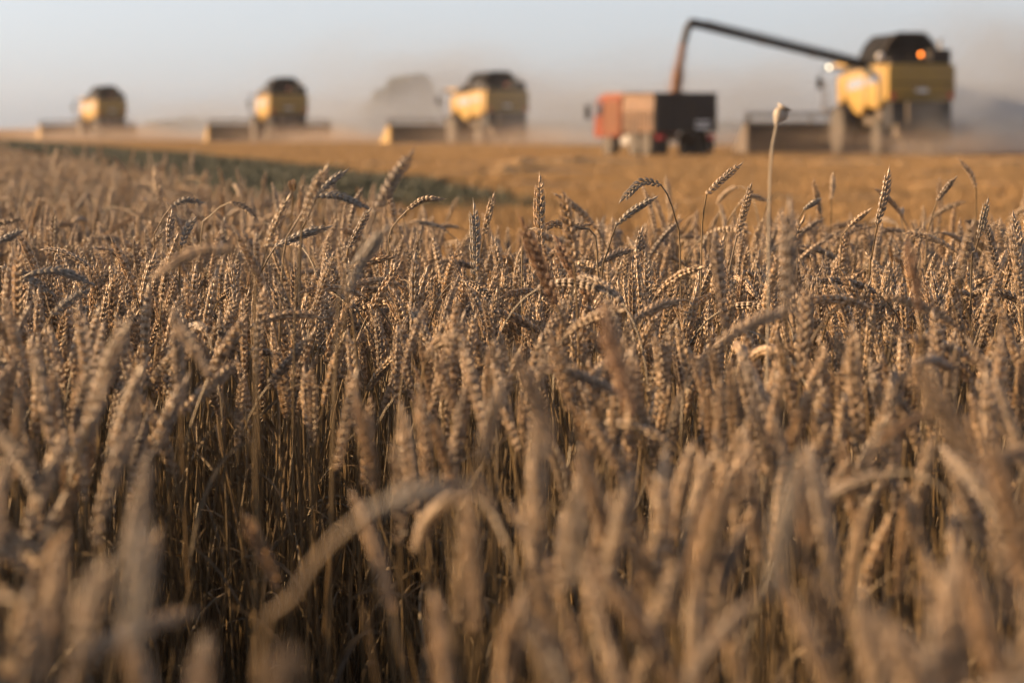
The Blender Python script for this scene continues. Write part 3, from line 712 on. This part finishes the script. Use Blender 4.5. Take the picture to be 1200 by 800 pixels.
    # unloading auger
    if folded:
        a = MB().tube([(-1.25, 3.9, 3.3), (-1.38, 3.7, 3.55), (-1.42, 3.3, 3.62), (-1.35, -.9, 3.5), (-1.33, -1.1, 3.35)], .16, 12).build('unloading_auger', M['dark'], root, True)
    else:
        p1 = Vector((-1.3, 3.0, 3.35)); p2 = Vector((-8.72, 2.7, 4.84))
        a = MB().tube([(-1.1, 3.0, 2.9), tuple(p1), (-1.6, 3.0, 3.44), tuple(p2)], .165, 14).build('unloading_auger', M['dark'], root, True)
        MB().tube([tuple(p2 + Vector((.15, 0, -.04))), tuple(p2 + Vector((-.10, 0, .0))), tuple(p2 + Vector((-.26, 0, -.2))), tuple(p2 + Vector((-.42, 0, -.75)))], .19, 12, .15).build('spout', M['dark'], a, True)
        fl = MB()
        for k in (.3, .6): q = p1.lerp(p2, k); dd = (p2 - p1).normalized() * .04; fl.tube([tuple(q - dd), tuple(q + dd)], .2, 12)
        fl.tube([tuple(p1 + Vector((-.3, 0, .3))), tuple(p1.lerp(p2, .5) + Vector((0, 0, .25))), tuple(p2 + Vector((.5, 0, .1)))], .02, 5)
        fl.build('auger_flange', M['frame'], a)
    return root

def place(o, pxc, Dp, head, sx=.93, sz=1):
    o.location = ((pxc - 600) / 3333.3 * Dp, Dp, 0); o.rotation_euler = (0, 0, R(head)); o.scale = (sx, 1, sz)
GC = 'combine harvesters working in a line'
c1 = make_combine(False); place(c1, 1073, 101, 9, .86, .99)
tag(c1, 'largest yellow combine with orange beacon, unloading grain through a long raised pipe', 'combine harvester', GC)
c2 = make_combine(True); place(c2, 591, 166, 19, .93, .97)
tag(c2, 'yellow combine just right of the tree, second largest of the four', 'combine harvester', GC)
c3 = copy_tree(c2); place(c3, 338, 194, 13); tag(c3, 'yellow combine left of the tree with sunlit yellow header end', 'combine harvester', GC)
c4 = copy_tree(c2); place(c4, 131, 248, 21, .93, 1.05); tag(c4, 'smallest farthest yellow combine at the far left half hidden in dust', 'combine harvester', GC)

# ------------------------------------------------------------------ truck: forward +Y, origin ground under tailgate
tr = empty('grain_truck')
MB().box(-.42, -.32, -.05, 5.9, .62, .80).box(.32, .42, -.05, 5.9, .62, .80).box(-.9, .9, 1.0, 1.15, .6, .78).build('chassis', M['frame'], tr)
bd = MB().box(-1.15, 1.15, 0.06, 2.92, .90, .98)
bd.box(-1.15, -1.10, .06, 2.92, .98, 2.22).box(1.10, 1.15, .06, 2.92, .98, 2.22).box(-1.10, 1.10, 2.87, 2.92, .98, 2.30)
for k in range(9):
    for s in (-1, 1): bd.box(s * 1.152, s * 1.19, .12 + k * .335, .20 + k * .335, .92, 1.62)
for s in (-1, 1): bd.box(s * 1.152, s * 1.20, .06, 2.92, 1.62, 1.70).box(s * 1.152, s * 1.20, .06, 2.92, 2.16, 2.24)
body = bd.build('cargo_body', M['beige'], tr)
tg = MB().box(-1.17, 1.17, 0.0, .055, .90, 2.26)
for k in range(6): tg.box(-1.12 + k * .44, -1.06 + k * .44, -.04, 0, .92, 2.24)
tg.box(-1.17, 1.17, -.045, 0.0, 1.52, 1.6).build('tailgate', M['dark'], body)
gh = MB(); bmesh.ops.create_grid(gh.bm, x_segments=14, y_segments=16, size=1)
for v in gh.bm.verts:
    u, w_ = v.co.x, v.co.y; v.co = Vector((u * 1.09, 1.46 + w_ * 1.39, 1.75 + .55 * math.exp(-((u + .1) ** 2 + (w_ + .3) ** 2) * 1.6) + random.uniform(-.01, .01)))
gh.build('grain_load', M['grain'], body, True)
cb = MB().prism([(3.22, .72), (3.22, 2.12), (3.36, 2.22), (5.35, 2.20), (5.72, 1.5), (5.82, .72)], -1.12, 1.12, 'X', .06).build('cab', M['orange'], tr, True)
for k in range(8): pass
rb = MB()
for k in range(7): rb.box(-1.15, -1.121, 3.35 + k * .2, 3.44 + k * .2, .85, 2.0)
for k in range(7): rb.box(1.121, 1.15, 3.35 + k * .2, 3.42 + k * .2, .85, 2.0)
rb.build('side_rib', M['pale'], cb)
MB().box(-1.0, 1.0, 3.3, 5.2, 2.215, 2.29, .03).build('roof_panel', M['pale'], cb)
for s in (-1, 1):
    d = MB().box(s * 1.121 - .004, s * 1.135, 4.78, 5.5, .95, 2.05, .005).build('door', M['orange'], cb)
    MB().prism([(4.86, 1.5), (4.86, 1.98), (5.25, 1.98), (5.42, 1.5)], s * 1.137, s * 1.145, 'X').build('window', M['glass'], d)
    MB().box(s * 1.14 - .012, s * 1.14 + .012, 4.86, 5.0, 1.35, 1.39).build('handle', M['dark'], d)
    MB().tube([(s * 1.12, 5.5, 1.9), (s * 1.42, 5.62, 1.95), (s * 1.42, 5.62, 1.35)], .02, 5).box(s * 1.42 - .1, s * 1.42 + .1, 5.6, 5.66, 1.35, 1.85, .02).build('mirror', M['dark'], cb)
    MB().box(s * .8 - .12, s * .8 + .12, 5.80, 5.86, .8, .98, .02).build('headlight', M['lens'], cb)
    MB().box(s * .95 - .14, s * .95 + .14, -.06, .0, .66, .8, .01).build('tail_lamp', M['red'], tr)
MB().prism([(5.40, 2.06), (5.70, 1.5), (5.74, 1.5), (5.44, 2.08)], -.98, .98, 'X').build('windscreen', M['glass'], cb)
MB().box(.35, .87, -.07, -.046, 1.02, 1.14).build('number_plate', M['white'], tr)
MB().box(.35, .9, -.065, -.046, 1.22, 1.30).build('reflective_strip', M['white'], tr)
for s in (-1, 1):
    for (y_, r_) in ((.95, .48), (2.05, .48), (4.5, .48)):
        w_ = MB().lathe([(-.16, r_ * .6), (-.16, r_ * .92), (-.12, r_), (.12, r_), (.16, r_ * .92), (.16, r_ * .6)], (0, 0, 0), 28).build('wheel', M['rubber'], tr, True); w_.location = (s * .95, y_, r_)
        MB().lathe([(-.1, r_ * .3), (-.14, r_ * .58), (.14, r_ * .58), (.1, r_ * .3)], (0, 0, 0), 20).build('rim', M['steel'], w_)
    MB().box(s * .95 - .2, s * .95 + .2, .18, .2, .22, .85).build('mud_flap', M['dark'], tr)
MB().box(-1.0, -.75, 2.8, 3.5, .45, .8, .05).build('fuel_tank', M['steel'], tr)
tr.location = ((803 - 600) / 3333.3 * 98.5, 98.5, 0); tr.rotation_euler = (0, 0, R(20))
tag(tr, 'orange grain truck with ribbed side boards and black tailgate under the unloading pipe', 'truck')

# falling grain
bpy.context.view_layer.update()
sp = c1.matrix_world @ Vector((-9.14, 2.7, 4.12))
P = [sp, sp + Vector((-.10, -.1, -.5)), sp + Vector((-.2, -.2, -1.1)), sp + Vector((-.27, -.25, -1.65)), sp + Vector((-.30, -.3, -2.15))]
S = smooth_spine(P, 26); V = []; F = []
tube_np(S, np.array([.07 + .0065 * i + random.uniform(-.03, .03) for i in range(26)]), 14, V, F)
V = [v + rng.normal(0, .012, 3) for v in V]
for k in range(2600):
    i = rng.integers(0, 26); c = S[i] + rng.normal(0, 1, 3) * (.07 + .006 * i) * (1, 1, .3); k0 = len(V); r_ = .012
    V += [c + (r_, 0, 0), c + (-r_, 0, 0), c + (0, r_, 0), c + (0, 0, r_ * 2)]; F += [(k0, k0 + 1, k0 + 3), (k0, k0 + 2, k0 + 3), (k0 + 1, k0 + 2, k0 + 3)]
gs = link('falling_grain', mesh_from('falling_grain', V, F, M['grain'])); tag(gs, kind='stuff')

# ------------------------------------------------------------------ tree far behind, and a far wood
def crown_mesh(name, blobs, n, leaf, seed):
    r = np.random.default_rng(seed); V = []; F = []
    for k in range(n):
        cx, cy, cz, rx, ry, rz = blobs[r.integers(len(blobs))]
        d = r.normal(0, 1, 3); d /= np.linalg.norm(d); q = r.uniform(.5, 1.0) ** .4
        c = np.array((cx, cy, cz)) + d * q * (rx, ry, rz); a = r.normal(0, 1, 3); a /= np.linalg.norm(a); b_ = np.cross(a, d + .01); b_ /= np.linalg.norm(b_) + 1e-6
        s = leaf * r.uniform(.5, 1.3); k0 = len(V); V += [c - a * s - b_ * s * .6, c + a * s - b_ * s * .5, c + a * s * .8 + b_ * s * .7, c - a * s * .7 + b_ * s * .6]; F.append((k0, k0 + 1, k0 + 2, k0 + 3))
    return mesh_from(name, V, F, M['crown'], False)
tree = empty('tree', ((468 - 600) / 3333.3 * 420, 420, 0))
bl = [(-3.6, 0, 3.2, 2.0, 2, 2.0), (-2.2, 0, 5.0, 2.0, 2, 2.0), (-.4, 0, 7.0, 1.6, 2.2, 1.6), (1.4, 0, 7.6, 1.6, 2.2, 1.3), (3.2, 0, 7.7, 1.5, 2, 1.3), (4.0, 0, 6.0, 1.4, 2, 1.8), (4.4, 0, 4.2, 1.5, 2, 2.0), (.6, 0, 4.4, 3, 2.4, 2.4), (3.4, 0, 2.6, 2, 2, 1.8), (-1.5, 0, 2.6, 2.8, 2, 1.6)]
link('crown', crown_mesh('crown', bl, 5200, .26, 3), tree)
tk = MB().tube([(0, 0, 0), (.1, 0, 1.5), (.0, 0, 3.4), (.3, 0, 6)], .35, 8, .12)
for s in (-1, 1): tk.tube([(.05, 0, 2), (s * 1.4, .2, 3.8), (s * 2.4, .3, 5)], .18, 6, .05)
tk.build('trunk', M['bark'], tree); tag(tree, 'broad grey tree fading in the dust between two combines', 'tree')
V = []; F = []
bl = [(x_, random.uniform(-6, 6), random.uniform(1.0, 2.6), random.uniform(5, 9), 5, random.uniform(2.0, 4.2)) for x_ in np.arange(-100, 200, 6.5)]
fw = link('far_wood', crown_mesh('far_wood', bl, 16000, .8, 5)); fw.location = (0, 820, 0); fw.scale = (1, 1, .62); tag(fw, kind='stuff')

# ------------------------------------------------------------------ dust
def dust(pxc, pyc, Dp, rx, ry, rz, dens, col, ns=2.2, rot=0):
    g = MB(); bmesh.ops.create_icosphere(g.bm, subdivisions=3, radius=1)
    m = vol('dust', col, dens * (1.5 if col is GY else 1), ns, .42, .62, .25)
    o = g.build('dust_cloud', m); p = px(pxc, pyc, Dp); o.location = p; o.scale = (rx, ry, rz); o.rotation_euler = (0, 0, R(rot)); tag(o, kind='stuff'); return o
BR = (.44, .36, .30); GY = (.36, .40, .47)
dust(1045, 177, 97.5, 4.6, 3.0, 1.2, .26, BR)
dust(1155, 145, 108, 6, 5, 3.0, .42, GY)
dust(1190, 100, 122, 6.5, 6, 5.5, .22, GY)
dust(930, 168, 104, 5.5, 3, 1.1, .10, BR)
dust(580, 170, 163, 9, 4, 1.8, .34, BR)
dust(655, 140, 182, 13, 7, 3.6, .22, GY)
dust(1135, 165, 100, 4, 3, 2.0, .3, GY)
dust(60, 166, 238, 7, 3, 1.9, .45, BR)
dust(378, 166, 186, 5, 3, 1.6, .40, BR)
dust(640, 168, 160, 5, 3, 1.6, .30, BR)
dust(1120, 172, 99, 3, 2, 1.2, .4, BR)
dust(345, 168, 190, 9, 4, 1.8, .4, BR)
dust(400, 148, 215, 17, 8, 4.0, .12, GY)
dust(140, 166, 243, 11, 5, 2.4, .4, BR)
dust(215, 148, 265, 14, 8, 4.5, .09, GY)
dust(490, 120, 330, 26, 14, 11, .085, GY)
dust(1110, 110, 135, 11, 7, 7, .05, GY)
dust(300, 155, 300, 30, 12, 4, .05, GY)
dust(720, 150, 240, 26, 12, 6, .05, GY)
dust(850, 135, 150, 15, 10, 5.0, .12, GY)
